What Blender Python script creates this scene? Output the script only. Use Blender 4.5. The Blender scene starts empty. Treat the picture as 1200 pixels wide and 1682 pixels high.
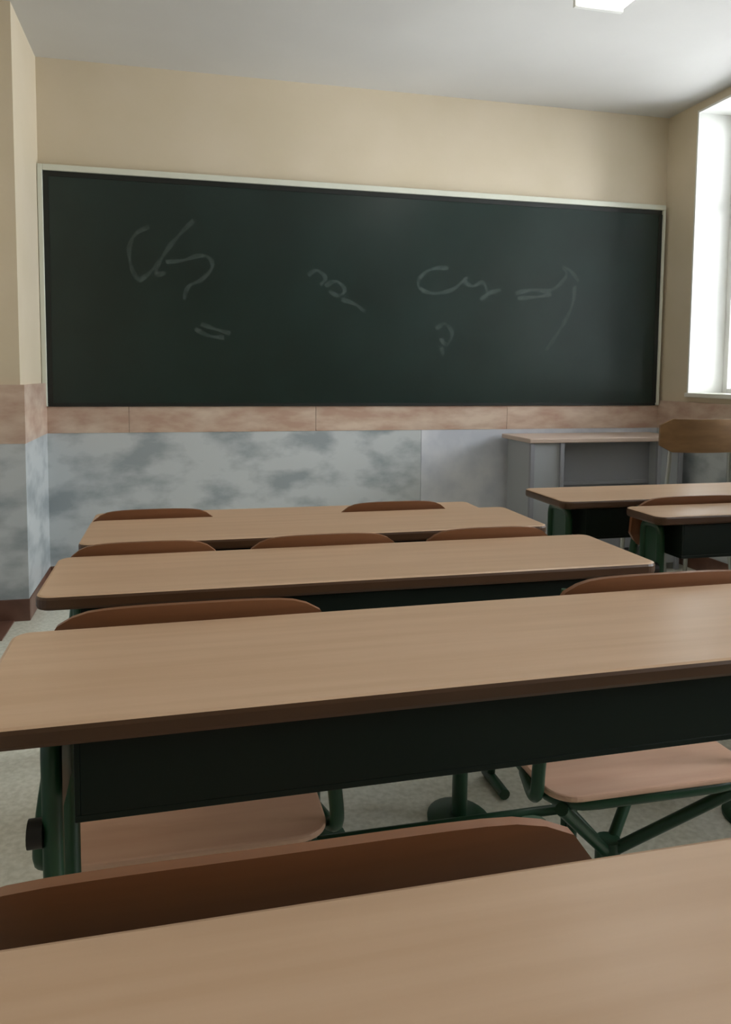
import bpy, bmesh, math, random
from mathutils import Vector, Matrix

# ------------------------------------------------------------------ camera
CAM_Z = 1.12
YAW, PITCH, ROLL, F = 0.2389, 0.0771, 0.0082, 1275.0
PX, PY = 601.7, 712.76
scene = bpy.context.scene
col = scene.collection
d = Vector((math.sin(YAW)*math.cos(PITCH), math.cos(YAW)*math.cos(PITCH), -math.sin(PITCH)))
r = Vector((math.cos(YAW), -math.sin(YAW), 0)); u = r.cross(d)
r2 = r*math.cos(ROLL)+u*math.sin(ROLL); u2 = -r*math.sin(ROLL)+u*math.cos(ROLL)
cd = bpy.data.cameras.new('camera'); cam = bpy.data.objects.new('camera', cd); col.objects.link(cam)
M = Matrix((( r2.x, u2.x, -d.x, 0), (r2.y, u2.y, -d.y, 0), (r2.z, u2.z, -d.z, CAM_Z), (0,0,0,1)))
cam.matrix_world = M
cd.sensor_fit = 'HORIZONTAL'; cd.sensor_width = 36
cd.lens = F/1200*36
cd.shift_x = (600-PX)/1200; cd.shift_y = (PY-841)/1200
cd.clip_start = 0.02
scene.camera = cam

# ------------------------------------------------------------------ sky and exposure
world = bpy.data.worlds.new('sky'); scene.world = world; world.use_nodes = True
bg = world.node_tree.nodes['Background']
bg.inputs['Color'].default_value = (0.97, 0.97, 1.0, 1)
bg.inputs['Strength'].default_value = 7.0
vs = scene.view_settings
vs.view_transform = 'Standard'; vs.look = 'None'; vs.gamma = 1.0; vs.use_curve_mapping = False
vs.exposure = 1.4

# room dimensions
XL, XR, YB, YR, H = -1.15, 2.93, 4.30, -2.6, 2.69
PIER_X, PIER_Y = -0.675, 3.70
WINS = [(2.45, 4.01), (-0.5, 0.95)]
WZ0, WZ1, REV = 1.0, 2.64, 0.24
def portal(y0, y1):
    l = bpy.data.lights.new('window_daylight', 'AREA'); l.shape = 'RECTANGLE'
    l.size = y1-y0; l.size_y = WZ1-WZ0
    l.cycles.is_portal = True
    o = bpy.data.objects.new('window_daylight', l); col.objects.link(o)
    o.location = (XR+REV+0.03, (y0+y1)/2, (WZ0+WZ1)/2)
    o.rotation_euler = (math.radians(90), 0, math.radians(90))
for a, b in WINS: portal(a, b)

# ------------------------------------------------------------------ materials
def lin(c): return tuple((v/255/12.92 if v/255 <= .04045 else ((v/255+.055)/1.055)**2.4) for v in c)+(1,)
def mat(name, c, rough=.5, c2=None, scale=8, metal=0, stretch=None, bump=0, detail=4, lo=.35, hi=.65, spec=.5, bscale=None):
    m = bpy.data.materials.new(name); m.use_nodes = True
    nt = m.node_tree; N = nt.nodes; L = nt.links; b = N['Principled BSDF']
    b.inputs['Base Color'].default_value = lin(c); b.inputs['Roughness'].default_value = rough
    b.inputs['Metallic'].default_value = metal; b.inputs['Specular IOR Level'].default_value = spec
    if c2 or bump:
        tc = N.new('ShaderNodeTexCoord'); mp = N.new('ShaderNodeMapping')
        L.new(tc.outputs['Object'], mp.inputs['Vector'])
        if stretch: mp.inputs['Scale'].default_value = stretch
        no = N.new('ShaderNodeTexNoise'); no.inputs['Scale'].default_value = scale; no.inputs['Detail'].default_value = detail
        L.new(mp.outputs['Vector'], no.inputs['Vector'])
    if c2:
        rp = N.new('ShaderNodeValToRGB'); e = rp.color_ramp.elements
        e[0].position = lo; e[0].color = lin(c); e[1].position = hi; e[1].color = lin(c2)
        L.new(no.outputs['Fac'], rp.inputs['Fac']); L.new(rp.outputs['Color'], b.inputs['Base Color'])
    if bump:
        n2 = no
        if bscale:
            n2 = N.new('ShaderNodeTexNoise'); n2.inputs['Scale'].default_value = bscale
            L.new(tc.outputs['Object'], n2.inputs['Vector'])
        bp = N.new('ShaderNodeBump'); bp.inputs['Strength'].default_value = bump; bp.inputs['Distance'].default_value = .002
        L.new(n2.outputs['Fac'], bp.inputs['Height']); L.new(bp.outputs['Normal'], b.inputs['Normal'])
    return m
MT = dict(
    paint=mat('cream_wall_paint', (208,195,170), .55, (212,199,176), 3, bump=.1, bscale=120),
    ceil=mat('white_ceiling_paint', (202,201,198), .8, (206,205,202), 2),
    band=mat('rose_stone_band', (180,150,132), .35, (208,188,170), 6, stretch=(1,1,2.5), detail=6),
    marble=mat('grey_veined_marble', (152,160,164), .3, (194,199,201), 4.5, detail=8, stretch=(1,1,1.8), lo=.36, hi=.56),
    pale=mat('pale_grey_marble', (192,196,206), .3, (216,218,224), 4.5, detail=8, lo=.36, hi=.6),
    skirt=mat('dark_red_stone', (92,62,50), .35, (112,80,66), 9),
    floor=mat('terrazzo_floor', (206,206,190), .22, (226,226,212), 60, detail=3),
    wood=mat('beech_laminate', (192,160,130), .30, (200,169,140), 5, stretch=(.5,9,4), detail=5),
    edge=mat('brown_edge_band', (70,47,28), .4, (80,54,33), 5, stretch=(.5,9,4)),
    ply=mat('moulded_plywood', (118,76,48), .38, (130,86,56), 5, stretch=(.6,7,7), detail=5),
    seatply=mat('seat_plywood', (222,176,148), .38, (230,188,160), 5, stretch=(.6,7,7), detail=5),
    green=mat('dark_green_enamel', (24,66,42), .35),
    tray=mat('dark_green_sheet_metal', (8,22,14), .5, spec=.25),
    black=mat('black_plastic', (16,16,15), .5),
    board=mat('green_chalkboard', (18,34,30), .30, (24,42,38), 2.2, detail=5, spec=.5),
    bframe=mat('pale_aluminium', (212,214,200), .45, metal=.0),
    bgask=mat('black_board_gasket', (12,18,14), .5),
    steel=mat('grey_painted_steel', (158,162,166), .45),
    steeld=mat('dark_grey_painted_steel', (138,140,146), .5),
    desktop=mat('pale_desk_laminate', (190,170,156), .4),
    tan=mat('tan_varnished_wood', (118,88,56), .4, (132,100,66), 6, stretch=(1,6,6)),
    chrome=mat('brushed_steel', (170,172,168), .35, metal=.8),
    white=mat('white_window_enamel', (235,236,232), .4),
    stone=mat('pale_sill_stone', (220,218,208), .35),
)
def chalk_mat():
    m = bpy.data.materials.new('faint_chalk'); m.use_nodes = True
    nt = m.node_tree; N = nt.nodes; L = nt.links; b = N['Principled BSDF']
    b.inputs['Base Color'].default_value = lin((120,136,132)); b.inputs['Roughness'].default_value = .9
    tr = N.new('ShaderNodeBsdfTransparent'); mx = N.new('ShaderNodeMixShader')
    no = N.new('ShaderNodeTexNoise'); no.inputs['Scale'].default_value = 40
    mr = N.new('ShaderNodeMapRange'); mr.inputs['From Min'].default_value = .3; mr.inputs['From Max'].default_value = .7
    mr.inputs['To Min'].default_value = .08; mr.inputs['To Max'].default_value = .24
    tc = N.new('ShaderNodeTexCoord'); L.new(tc.outputs['Object'], no.inputs['Vector'])
    L.new(no.outputs['Fac'], mr.inputs['Value']); L.new(mr.outputs['Result'], mx.inputs['Fac'])
    L.new(tr.outputs[0], mx.inputs[1]); L.new(b.outputs[0], mx.inputs[2])
    L.new(mx.outputs[0], N['Material Output'].inputs['Surface'])
    return m
MT['chalk'] = chalk_mat()
def glass_mat():
    m = bpy.data.materials.new('window_glass'); m.use_nodes = True
    nt = m.node_tree; N = nt.nodes; L = nt.links
    g = N.new('ShaderNodeBsdfGlossy'); g.inputs['Roughness'].default_value = .02
    t = N.new('ShaderNodeBsdfTransparent'); t.inputs['Color'].default_value = (.95,.97,.97,1)
    fr = N.new('ShaderNodeFresnel'); mx = N.new('ShaderNodeMixShader')
    L.new(fr.outputs[0], mx.inputs[0]); L.new(t.outputs[0], mx.inputs[1]); L.new(g.outputs[0], mx.inputs[2])
    L.new(mx.outputs[0], N['Material Output'].inputs['Surface'])
    return m
MT['glass'] = glass_mat()
def emit_mat():
    m = bpy.data.materials.new('lamp_diffuser'); m.use_nodes = True
    b = m.node_tree.nodes['Principled BSDF']
    b.inputs['Base Color'].default_value = lin((240,240,236))
    b.inputs['Emission Color'].default_value = (1,.98,.92,1); b.inputs['Emission Strength'].default_value = 1.5
    return m
MT['lamp'] = emit_mat()

# ------------------------------------------------------------------ mesh helpers
def box(bm, x0, x1, y0, y1, z0, z1):
    v = [bm.verts.new(p) for p in ((x0,y0,z0),(x1,y0,z0),(x1,y1,z0),(x0,y1,z0),(x0,y0,z1),(x1,y0,z1),(x1,y1,z1),(x0,y1,z1))]
    for f in ((0,3,2,1),(4,5,6,7),(0,1,5,4),(1,2,6,5),(2,3,7,6),(3,0,4,7)): bm.faces.new([v[i] for i in f])
def slab(bm, x0, x1, y0, y1, z0, z1, rad, n=6):
    pts = []
    for cx, cy, a in ((x1-rad,y1-rad,0),(x0+rad,y1-rad,90),(x0+rad,y0+rad,180),(x1-rad,y0+rad,270)):
        for k in range(n+1):
            t = math.radians(a+90*k/n); pts.append((cx+rad*math.cos(t), cy+rad*math.sin(t)))
    lo = [bm.verts.new((p[0],p[1],z0)) for p in pts]; hi = [bm.verts.new((p[0],p[1],z1)) for p in pts]
    bm.faces.new(hi); bm.faces.new(lo[::-1]); m = len(pts)
    for i in range(m): bm.faces.new((lo[i],lo[(i+1)%m],hi[(i+1)%m],hi[i]))
def tube(bm, pts, rad, n=12, closed=False, sq=False):
    pts = [Vector(p) for p in pts]; rings = []; m = len(pts); up = None
    for i, p in enumerate(pts):
        a = pts[(i-1) % m] if (closed or i > 0) else p; b = pts[(i+1) % m] if (closed or i < m-1) else p
        t = (b-a).normalized()
        if up is None:
            up = Vector((0,0,1)) if abs(t.z) < .9 else Vector((1,0,0))
        s = t.cross(up).normalized(); up = s.cross(t).normalized()
        k = 4 if sq else n
        rr = rad*1.3 if sq else rad
        rings.append([bm.verts.new(p+rr*(math.cos(2*math.pi*(j+.5)/k)*s+math.sin(2*math.pi*(j+.5)/k)*up)) for j in range(k)])
    k = len(rings[0])
    for i in range(m if closed else m-1):
        A, B = rings[i], rings[(i+1) % m]
        for j in range(k): bm.faces.new((A[j],A[(j+1)%k],B[(j+1)%k],B[j]))
    if not closed:
        bm.faces.new(rings[0][::-1]); bm.faces.new(rings[-1])
def arc(pts, rad=.03, n=5):
    """round the corners of a polyline"""
    pts = [Vector(p) for p in pts]; out = [pts[0]]
    for i in range(1, len(pts)-1):
        a, b, c = pts[i-1], pts[i], pts[i+1]
        p = b+(a-b).normalized()*min(rad,(a-b).length*.45); q = b+(c-b).normalized()*min(rad,(c-b).length*.45)
        for k in range(n+1):
            t = k/n; out.append((1-t)**2*p+2*t*(1-t)*b+t*t*q)
    out.append(pts[-1]); return out
def part(name, bm, m, parent=None, bevel=0, smooth=False, label=None):
    bmesh.ops.recalc_face_normals(bm, faces=bm.faces[:])
    me = bpy.data.meshes.new(name); bm.to_mesh(me); bm.free()
    ms = m if isinstance(m, (list, tuple)) else [m]
    for q in ms: me.materials.append(MT[q])
    o = bpy.data.objects.new(name, me); col.objects.link(o)
    if parent: o.parent = parent
    if smooth:
        for p in me.polygons: p.use_smooth = True
        md = o.modifiers.new('edge', 'EDGE_SPLIT'); md.split_angle = math.radians(40)
    if bevel:
        md = o.modifiers.new('bevel', 'BEVEL'); md.width = bevel; md.segments = 2; md.limit_method = 'ANGLE'
    if label: o['label'] = label
    return o
def boxes(name, lst, m, parent=None, bevel=0, label=None):
    bm = bmesh.new()
    for b in lst: box(bm, *b)
    return part(name, bm, m, parent, bevel, label=label)
def tag(o, label, cat, group=None):
    o['label'] = label; o['category'] = cat
    if group: o['group'] = group
    return o
def thing(name, label, cat, loc=(0,0,0), rz=0, group=None):
    o = bpy.data.objects.new(name, None); col.objects.link(o); o.location = loc; o.rotation_euler = (0,0,rz)
    o.empty_display_size = .1
    return tag(o, label, cat, group)
def struct(name, lst, m, bevel=0):
    o = boxes(name, lst, m, None, bevel); o['kind'] = 'structure'; return o
def dup(root, loc, rz, label, group):
    def cp(o, par):
        c = o.copy(); col.objects.link(c); c.parent = par
        for ch in o.children: cp(ch, c)
        return c
    c = cp(root, None); c.location = loc; c.rotation_euler = (0,0,rz); c['label'] = label; c['group'] = group
    return c

# ------------------------------------------------------------------ room shell
T = .2
struct('floor', [(XL-T, XR+.4, YR-T, YB+T, -.1, 0)], 'floor')
struct('ceiling', [(XL-T, XR+.4, YR-T, YB+T, H, H+.1)], 'ceil')
struct('wall_front', [(XL-T, XR+T, YB, YB+T, 0, H)], 'paint')
struct('wall_left', [(XL-T, XL, YR, YB, 0, H)], 'paint')
struct('wall_rear', [(XL-T, XR+T, YR-T, YR, 0, H)], 'paint')
struct('wall_pier', [(XL, PIER_X, PIER_Y, YB, 0, H)], 'paint')
ws = []
edges = sorted([(a, b) for a, b in WINS]); y = YR
for a, b in edges:
    ws.append((XR, XR+REV+.06, y, a, 0, H)); ws.append((XR, XR+REV+.06, a, b, 0, WZ0)); ws.append((XR, XR+REV+.06, a, b, WZ1, H)); y = b
ws.append((XR, XR+REV+.06, y, YB+T, 0, H))
struct('wall_right', ws, 'paint')
# stone dado: marble panels, rose stone band, dark skirting
B0, B1 = .80, 1.06
g = .001; t = .018
def seams(a, b, cuts): 
    e = [a]+[c for c in cuts if a < c < b]+[b]
    return [(e[i]+g, e[i+1]-g) for i in range(len(e)-1)]
struct('trim_1', [(PIER_X+.018, 1.369, YB-t, YB, .1, B0)], 'marble')
struct('trim_11', [(1.371, XR, YB-t, YB, .1, B0)], 'pale')
struct('trim_2', [(p, q, YB-t-.002, YB, B0, .938) for p, q in seams(PIER_X, XR, [-.25, .75, 1.9])], 'band')
struct('trim_3', [(XL, PIER_X+t, PIER_Y-t, PIER_Y, .1, B0), (PIER_X, PIER_X+t, PIER_Y, YB-t, .1, B0)], 'marble')
struct('trim_4', [(XL, PIER_X+t+.002, PIER_Y-t-.002, PIER_Y, B0, B1), (PIER_X, PIER_X+t+.002, PIER_Y, YB-t, B0, B1)], 'band')
struct('trim_5', [(XR-t, XR, p, q, .1, B0) for p, q in seams(YR, YB-t, [-1.6,-.6,.4,1.4,2.4,3.4])], 'marble')
struct('trim_6', [(XR-t-.002, XR, p, q, B0, .97) for p, q in seams(YR, YB-t, [-1.6,-.6,.4,1.4,2.4,3.4])], 'band')
struct('trim_7', [(XL, XL+t, p, q, .1, B0) for p, q in seams(YR, PIER_Y-t, [-1.6,-.6,.4,1.4,2.4])], 'marble')
struct('trim_8', [(XL, XL+t+.002, p, q, B0, B1) for p, q in seams(YR, PIER_Y-t, [-1.6,-.6,.4,1.4,2.4])], 'band')
struct('baseboard_front', [(PIER_X+.022, XR, YB-.022, YB, 0, .1)], 'skirt', .003)
struct('baseboard_pier', [(XL+.022, PIER_X+.022, PIER_Y-.022, PIER_Y, 0, .1), (PIER_X, PIER_X+.022, PIER_Y, YB-.022, 0, .1)], 'skirt', .003)
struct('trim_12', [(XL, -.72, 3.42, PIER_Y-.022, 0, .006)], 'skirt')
struct('baseboard_left', [(XL, XL+.022, YR, PIER_Y, 0, .1)], 'skirt', .003)
struct('baseboard_right', [(XR-.022, XR, YR, YB-.022, 0, .1)], 'skirt', .003)
# windows: white frames, glass, pale stone sill
for i, (a, b) in enumerate(WINS):
    x0, x1 = XR+REV-.02, XR+REV+.03; w = .05
    L = [(x0,x1,a,a+w,WZ0,WZ1),(x0,x1,b-w,b,WZ0,WZ1),(x0,x1,a+w,b-w,WZ0,WZ0+w),(x0,x1,a+w,b-w,WZ1-w,WZ1)]
    n = 3
    for k in range(1, n): yy = a+(b-a)*k/n; L.append((x0,x1,yy-.025,yy+.025,WZ0+w,WZ1-w))
    L.append((x0+.005,x1-.005,a+w,b-w,2.1,2.14))
    f = struct('window_%d' % (i+1), L, 'white', .003)
    boxes('pane', [(x0+.02,x0+.024,a+w,b-w,WZ0+w,WZ1-w)], 'glass', f)
    boxes('sill', [(XR-.03, x0, a, b, WZ0-.0, WZ0+.025)], 'stone', f, .004)
# far reveal lining of the visible window is painted white
for i, (a, b) in enumerate(WINS):
    struct('trim_%d' % (9+i), [(XR-.012, XR+REV-.02, b-.012, b, WZ0+.025, WZ1), (XR-.012, XR+REV-.02, a, a+.012, WZ0+.025, WZ1), (XR-.012, XR+REV-.02, a+.012, b-.012, WZ1-.012, WZ1)], 'white')

# ------------------------------------------------------------------ chalkboard
bx0, bx1, bz0, bz1 = -.645, 2.925-.12, .94, 2.125
bx1 = 2.885
cb = thing('chalkboard', 'long dark green chalkboard with pale frame and faint chalk scribbles on front wall', 'chalkboard', ((bx0+bx1)/2, YB, bz0))
W2 = (bx1-bx0)/2; HB = bz1-bz0
boxes('board_surface', [(-W2, W2, -.028, -.004, 0, HB)], 'board', cb)
boxes('gasket', [(-W2,W2,-.031,-.004,HB-.022,HB+.004),(-W2-.004,-W2+.022,-.031,-.004,.016,HB-.022),(W2-.022,W2+.004,-.031,-.004,.016,HB-.022),(-W2,W2,-.031,-.004,0,.016)], 'bgask', cb, label='black inner edging')
boxes('frame', [(-W2-.004,W2+.018,-.045,0,HB+.004,HB+.034),(-W2-.028,-W2-.004,-.045,0,0,HB+.034),(W2+.004,W2+.018,-.045,0,0,HB+.004)], 'bframe', cb, .003, label='pale aluminium edging')
def invb(px, py, y=None):
    y = y if y is not None else YB-.0295
    v = d+r2*((px-PX)/F)-u2*((py-PY)/F); k = y/v.y
    return Vector((0,0,CAM_Z))+v*k
strokes = [
  [(245,372),(222,385),(212,410),(216,440),(228,462)], [(228,462),(248,446),(262,430),(256,450),(272,448)],
  [(318,362),(296,384),(276,408),(262,430)], [(272,430),(300,428),(326,420),(344,424),(348,440),(330,460),(310,470),(302,492)],
  [(330,532),(352,540),(378,548)], [(320,540),(344,552),(368,554)],
  [(505,452),(520,444),(534,456),(526,468)], [(534,470),(552,462),(566,476),(556,486),(540,478)], [(560,492),(584,500),(598,512)],
  [(736,440),(708,442),(688,458),(690,474),(712,482),(742,476),(760,462),(768,456)], [(760,462),(776,470),(792,464),(800,482),(788,492)], [(800,482),(822,476)],
  [(846,482),(872,476),(898,478),(916,470),(930,452),(926,440),(938,446),(950,462)], [(850,490),(880,488),(905,484)],
  [(944,470),(940,500),(926,530),(910,556),(896,576)], [(716,540),(730,532),(742,546),(734,566),(722,556)], [(724,570),(728,584)],
]
for s in strokes:
    bm = bmesh.new()
    pts = [invb(*p)-Vector(cb.location) for p in s]
    sm = []
    for i in range(len(pts)-1):
        a = pts[max(i-1,0)]; b = pts[i]; c = pts[i+1]; e = pts[min(i+2,len(pts)-1)]
        for k in range(6):
            q = k/6; sm.append(.5*((2*b)+(c-a)*q+(2*a-5*b+4*c-e)*q*q+(3*b-a-3*c+e)*q**3))
    sm.append(pts[-1]); prev = None
    for i, p in enumerate(sm):
        tg = (sm[min(i+1,len(sm)-1)]-sm[max(i-1,0)]).normalized(); nn = Vector((-tg.z,0,tg.x))*(.010+.003*math.sin(i*.7))
        A = bm.verts.new((p.x+nn.x,-.0292,p.z+nn.z)); B = bm.verts.new((p.x-nn.x,-.0292,p.z-nn.z))
        if prev: bm.faces.new((prev[0],A,B,prev[1]))
        prev = (A, B)
    part('chalk_writing', bm, 'chalk', cb, label='faint grey chalk scribbles')

# ------------------------------------------------------------------ ceiling lamp
lx0, lx1, ly0, ly1 = 1.58, 1.80, 1.80, 3.0
lm = thing('ceiling_lamp', 'white ceiling lamp with a grey end cap at the top edge of the picture', 'lamp', ((lx0+lx1)/2, (ly0+ly1)/2, H-.075))
hw, hl = (lx1-lx0)/2, (ly1-ly0)/2
boxes('housing', [(-hw, hw, -hl, hl, .045, .075)], 'white', lm, .004)
boxes('diffuser', [(-hw+.01, hw-.01, -hl+.02, hl-.02, 0, .047)], 'lamp', lm, .01)
boxes('end_cap', [(-hw, hw, hl-.02, hl, -.002, .05)], 'white', lm, .003)
boxes('end_cap', [(-hw, hw, -hl, -hl+.02, -.002, .05)], 'white', lm, .003)

# ------------------------------------------------------------------ pupils' desks (origin: floor below the near left corner of the top)
DH, TT = .76, .024
def make_desk(W, D, label, loc, rz=0, HZ=DH, rear=False, inset=.056, name='school_desk'):
    o = thing(name, label, 'desk', loc, rz, 'wooden topped school desks')
    bm = bmesh.new(); slab(bm, 0, W, 0, D, HZ-TT, HZ, .026)
    for f in bm.faces:
        f.material_index = 0 if abs(f.normal.z) > .5 and f.calc_center_median().z > HZ-.001 else 1
    bm.normal_update()
    for f in bm.faces: f.material_index = 0 if f.normal.z > .5 else 1
    tp = part('tabletop', bm, ['wood', 'edge'], o, .006)
    a, b = inset+.029, W-inset-.029; yb = D-.03; z0 = HZ-.118; z1 = HZ-TT
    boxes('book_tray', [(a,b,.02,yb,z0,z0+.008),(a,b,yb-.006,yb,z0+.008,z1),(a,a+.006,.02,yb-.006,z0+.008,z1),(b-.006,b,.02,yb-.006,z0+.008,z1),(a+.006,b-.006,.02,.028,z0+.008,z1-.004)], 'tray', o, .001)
    for s in (0, 1):
        x = inset if s == 0 else W-inset
        sg = 1 if s == 0 else -1
        y0, y1 = (D-.046, D-.016) if rear else (.07, max(.145, D-.09))
        bm = bmesh.new()
        tube(bm, arc([(x,y0,.03),(x,y0,HZ-TT-.012),(x,y1,HZ-TT-.012),(x,y1,.03)], .03 if not rear else .01), .0115)
        part('leg', bm, 'green', o, smooth=True)
        boxes('gusset', [(x-.003, x+.003, y0, y1, HZ-.16, HZ-TT-.004)], 'green', o)
        bm = bmesh.new(); tube(bm, [(x, D-.14 if rear else .0, .016), (x, D-.13 if rear else .01, .016), (x, D-.02, .016), (x, D-.01, .016)], .0145); part('foot', bm, 'green', o, smooth=True)
        bm = bmesh.new(); tube(bm, [(x-sg*.026, y0, HZ-.152), (x-sg*.010, y0, HZ-.152)], .016, 14); part('knob', bm, 'black', o, smooth=True, label='black round knob')
    bm = bmesh.new(); tube(bm, [(inset, y1, .12), (W-inset, y1, .12)], .0115); part('stretcher', bm, 'green', o, smooth=True)
    return o
XLD = -.207
G = 'wooden topped school desks'
make_desk(1.25, .317, 'beech topped desk filling the bottom edge of the picture, closest of all', (XLD-.02, .185, 0))
make_desk(1.25, .317, 'second closest long beech desk, whole dark green book tray and knobbed leg showing', (XLD-.012, .817, 0), .0138, inset=.08)
make_desk(1.132, .283, 'third closest long beech desk, a dark gap between the two chairs before it', (XLD-.02, 1.302, 0), rear=True, inset=.04)
make_desk(1.075, .275, 'long beech desk between three chair backs and two chair backs further on', (XLD, 1.690, 0), rear=True, inset=.04)
make_desk(1.17, .30, 'farthest desk of the left column, lower than the rest, thin strip before the marble', (-.24, 2.11, 0), 0, .70, rear=True, inset=.04)
make_desk(1.112, .27, 'far desk of the right column, pale top in front of the grey steel desk', (1.07, 2.005, 0))
make_desk(1.112, .165, 'nearer desk of the right column, its left end just right of the long column', (1.195, 1.735, 0))

# ------------------------------------------------------------------ pupils' chairs (origin: floor under the middle of the backrest, facing +Y)
SZ, BT = .40, .78
def make_chair(label, loc, rz=0):
    o = thing('school_chair', label, 'chair', loc, rz, 'school chairs')
    # curved plywood backrest
    w, h, th = .205, .15, .011
    bm = bmesh.new(); nx, nz = 20, 6; rows = []
    for side in (0, 1):
        grid = []
        for j in range(nz+1):
            row = []
            for i in range(nx+1):
                sx = -1+2*i/nx; tz = j/nz
                rr = .075; ax = abs(sx)*w
                ztop, zbot = BT-.016*abs(sx)**3, BT-h
                if ax > w-rr:
                    q = (rr-math.sqrt(max(rr*rr-(ax-(w-rr))**2, 0)))*.6; ztop -= q; zbot += q
                z = zbot+(ztop-zbot)*tz
                y = .012*sx*sx-.012*(z-BT+h)/h*1.5
                row.append(bm.verts.new((sx*w, y+(th if side else 0), z)))
            grid.append(row)
        rows.append(grid)
    A, B = rows
    for Gd, fl in ((A, 0), (B, 1)):
        for j in range(nz):
            for i in range(nx):
                q = (Gd[j][i],Gd[j][i+1],Gd[j+1][i+1],Gd[j+1][i]); bm.faces.new(q if not fl else q[::-1])
    for i in range(nx):
        bm.faces.new((A[nz][i],A[nz][i+1],B[nz][i+1],B[nz][i])); bm.faces.new((A[0][i+1],A[0][i],B[0][i],B[0][i+1]))
    for j in range(nz):
        bm.faces.new((A[j+1][0],A[j][0],B[j][0],B[j+1][0])); bm.faces.new((A[j][nx],A[j+1][nx],B[j+1][nx],B[j][nx]))
    part('backrest', bm, 'ply', o, smooth=True)
    # seat
    bm = bmesh.new(); slab(bm, -.2, .2, -.02, .30, SZ-.012, SZ, .05, 8); part('seat', bm, 'seatply', o, .004)
    # seat rail under the rim
    bm = bmesh.new(); z = SZ-.024
    tube(bm, arc([(-.178,.285,z),(-.186,-.002,z),(.186,-.002,z),(.178,.285,z)], .07), .013); part('seat_rail', bm, 'green', o, smooth=True)
    for sx in (-1, 1):
        bm = bmesh.new(); tube(bm, arc([(sx*.19,.12,z),(sx*.218,.012,z),(sx*.212,.018,SZ+.06),(sx*.165,.024,BT-.03)], .05), .0115); part('back_post', bm, 'green', o, smooth=True)
        bm = bmesh.new(); tube(bm, [(sx*.18,-.004,z-.004),(0,.15,.17)], .0115); part('strut', bm, 'green', o, smooth=True)
        bm = bmesh.new(); tube(bm, [(sx*.175,.27,z-.004),(0,.15,.17)], .0115); part('strut', bm, 'green', o, smooth=True)
    bm = bmesh.new(); tube(bm, [(0,.15,.014),(0,.15,.20)], .024, 16); part('pedestal', bm, 'green', o, smooth=True)
    bm = bmesh.new()
    n = 28; prof = [(.10,0),(.10,.008),(.085,.014),(.03,.022)]; rg = [[bm.verts.new((q*math.cos(2*math.pi*k/n),.15+q*math.sin(2*math.pi*k/n),zz)) for k in range(n)] for q, zz in prof]
    for A_, B_ in zip(rg, rg[1:]):
        for k in range(n): bm.faces.new((A_[k],A_[(k+1)%n],B_[(k+1)%n],B_[k]))
    bm.faces.new(rg[0][::-1]); bm.faces.new(rg[-1]); part('foot', bm, 'green', o, smooth=True)
    return o
ch = make_chair('closest chair, wide dark back edge just beyond the bottom desk', (.068, .542, 0))
ch.scale = (1.28, 1, 1)
GC = 'school chairs'
def chair(x, y, label, rz=0, s=1): 
    c = dup(ch, (x, y, 0), rz, label, GC); c.scale = (s, 1, 1); return c
chair(.02, 1.168, 'left chair between the two closest full desks, at their left end', 0, 1.04)
chair(.825, 1.175, 'right chair between the two closest full desks, sticking out past the right end', 0, 1.04)
chair(-.068, 1.612, 'leftmost of the three chairs before the fourth closest desk', 0, .76)
chair(.302, 1.612, 'middle of the three chairs before the fourth closest desk', 0, .84)
chair(.677, 1.612, 'rightmost of the three chairs before the fourth closest desk', 0, .78)
chair(-.06, 1.995, 'left chair at the farthest desk of the left column', 0, .78)
chair(.565, 1.995, 'right chair at the farthest desk of the left column', 0, .78)
chair(1.45, 1.93, 'chair between the two right column desks, its end showing in the gap')
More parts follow.
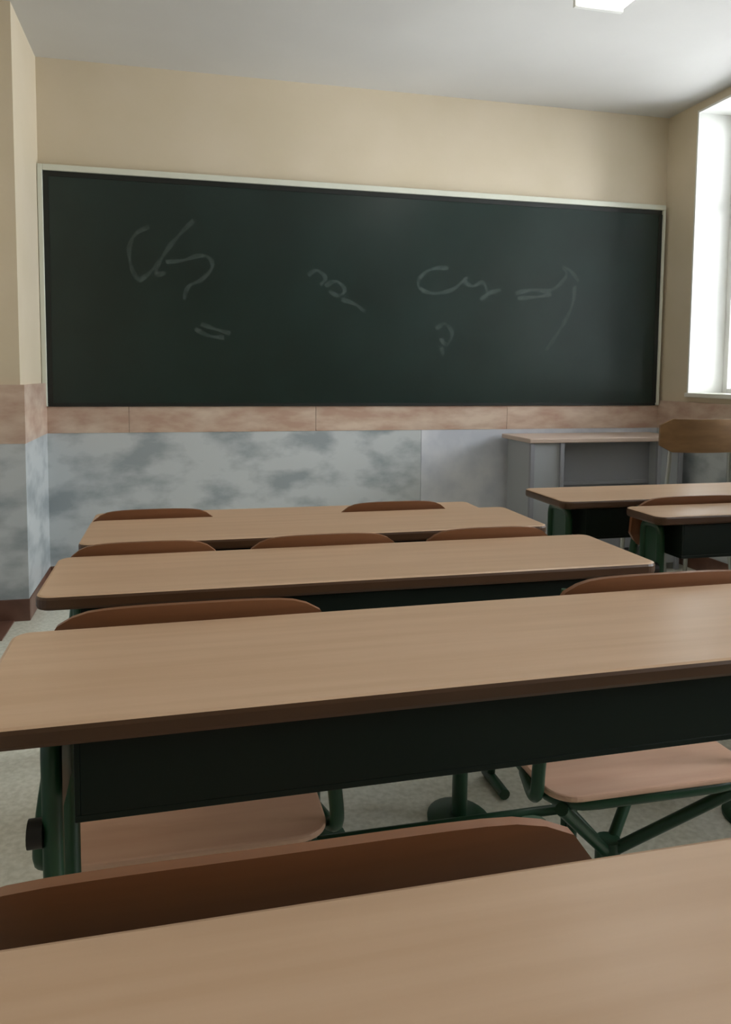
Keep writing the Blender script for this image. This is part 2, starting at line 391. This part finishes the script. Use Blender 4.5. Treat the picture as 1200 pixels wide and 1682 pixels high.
chair(1.44, 1.45, 'chair at the nearer right column desk, low at the right picture edge')

# ------------------------------------------------------------------ teacher's steel desk and chair
td = thing('teacher_desk', 'grey steel teacher desk standing against the front wall under the board', 'desk', (1.87, 3.89, 0))
WD, DD = .96, .36
boxes('desktop', [(-.01, WD+.01, -.01, DD+.01, .75, .775)], 'desktop', td, .004)
boxes('pedestal', [(.02, .19, .01, DD-.01, 0.04, .75)], 'steel', td, .004, label='light grey left pedestal')
boxes('modesty_panel', [(.19, .80, .10, .112, .12, .75)], 'steeld', td, label='dark recessed panel')
boxes('panel_rib', [(.20, .79, .085, .10, .50, .52), (.20, .79, .085, .10, .28, .30)], 'steeld', td, .002)
boxes('side_panel', [(.80, .95, .01, DD-.01, .04, .75)], 'steel', td, .004)
for x in (.012, .19, .80, .94): boxes('leg', [(x-.012, x+.012, -.004, .02, 0, .75)], 'steeld', td, .002)

tc = thing('teacher_chair', 'tan wooden backed chair with grey tube frame below the window', 'chair', (2.30, 3.0, 0), -.1)
bm = bmesh.new()
nx = 16; A = []
for i in range(nx+1):
    sx = -1+2*i/nx; yv = .05*sx*sx
    q = .03*max(0, abs(sx)-.75)/.25
    A.append([bm.verts.new((sx*.2, yv+o_, z)) for o_, z in ((0,.78+q),(0,.93-q),(.012,.93-q),(.012,.78+q))])
for i in range(nx):
    for j in range(4): bm.faces.new((A[i][j],A[i][(j+1)%4],A[i+1][(j+1)%4],A[i+1][j]))
bm.faces.new(A[0]); bm.faces.new(A[-1][::-1])
part('backrest', bm, 'tan', tc, smooth=True)
bm = bmesh.new(); slab(bm, -.2, .2, .06, .46, .43, .455, .05, 8); part('seat', bm, 'tan', tc, .004)
for sx in (-1, 1):
    bm = bmesh.new(); tube(bm, arc([(sx*.17,.0,.012),(sx*.16,.07,.44),(sx*.14,.052,.90)], .08), .011); part('leg', bm, 'chrome', tc, smooth=True, label='rear leg rising into the back post')
    bm = bmesh.new(); tube(bm, [(sx*.18,.45,.012),(sx*.17,.42,.43)], .011); part('leg', bm, 'chrome', tc, smooth=True)
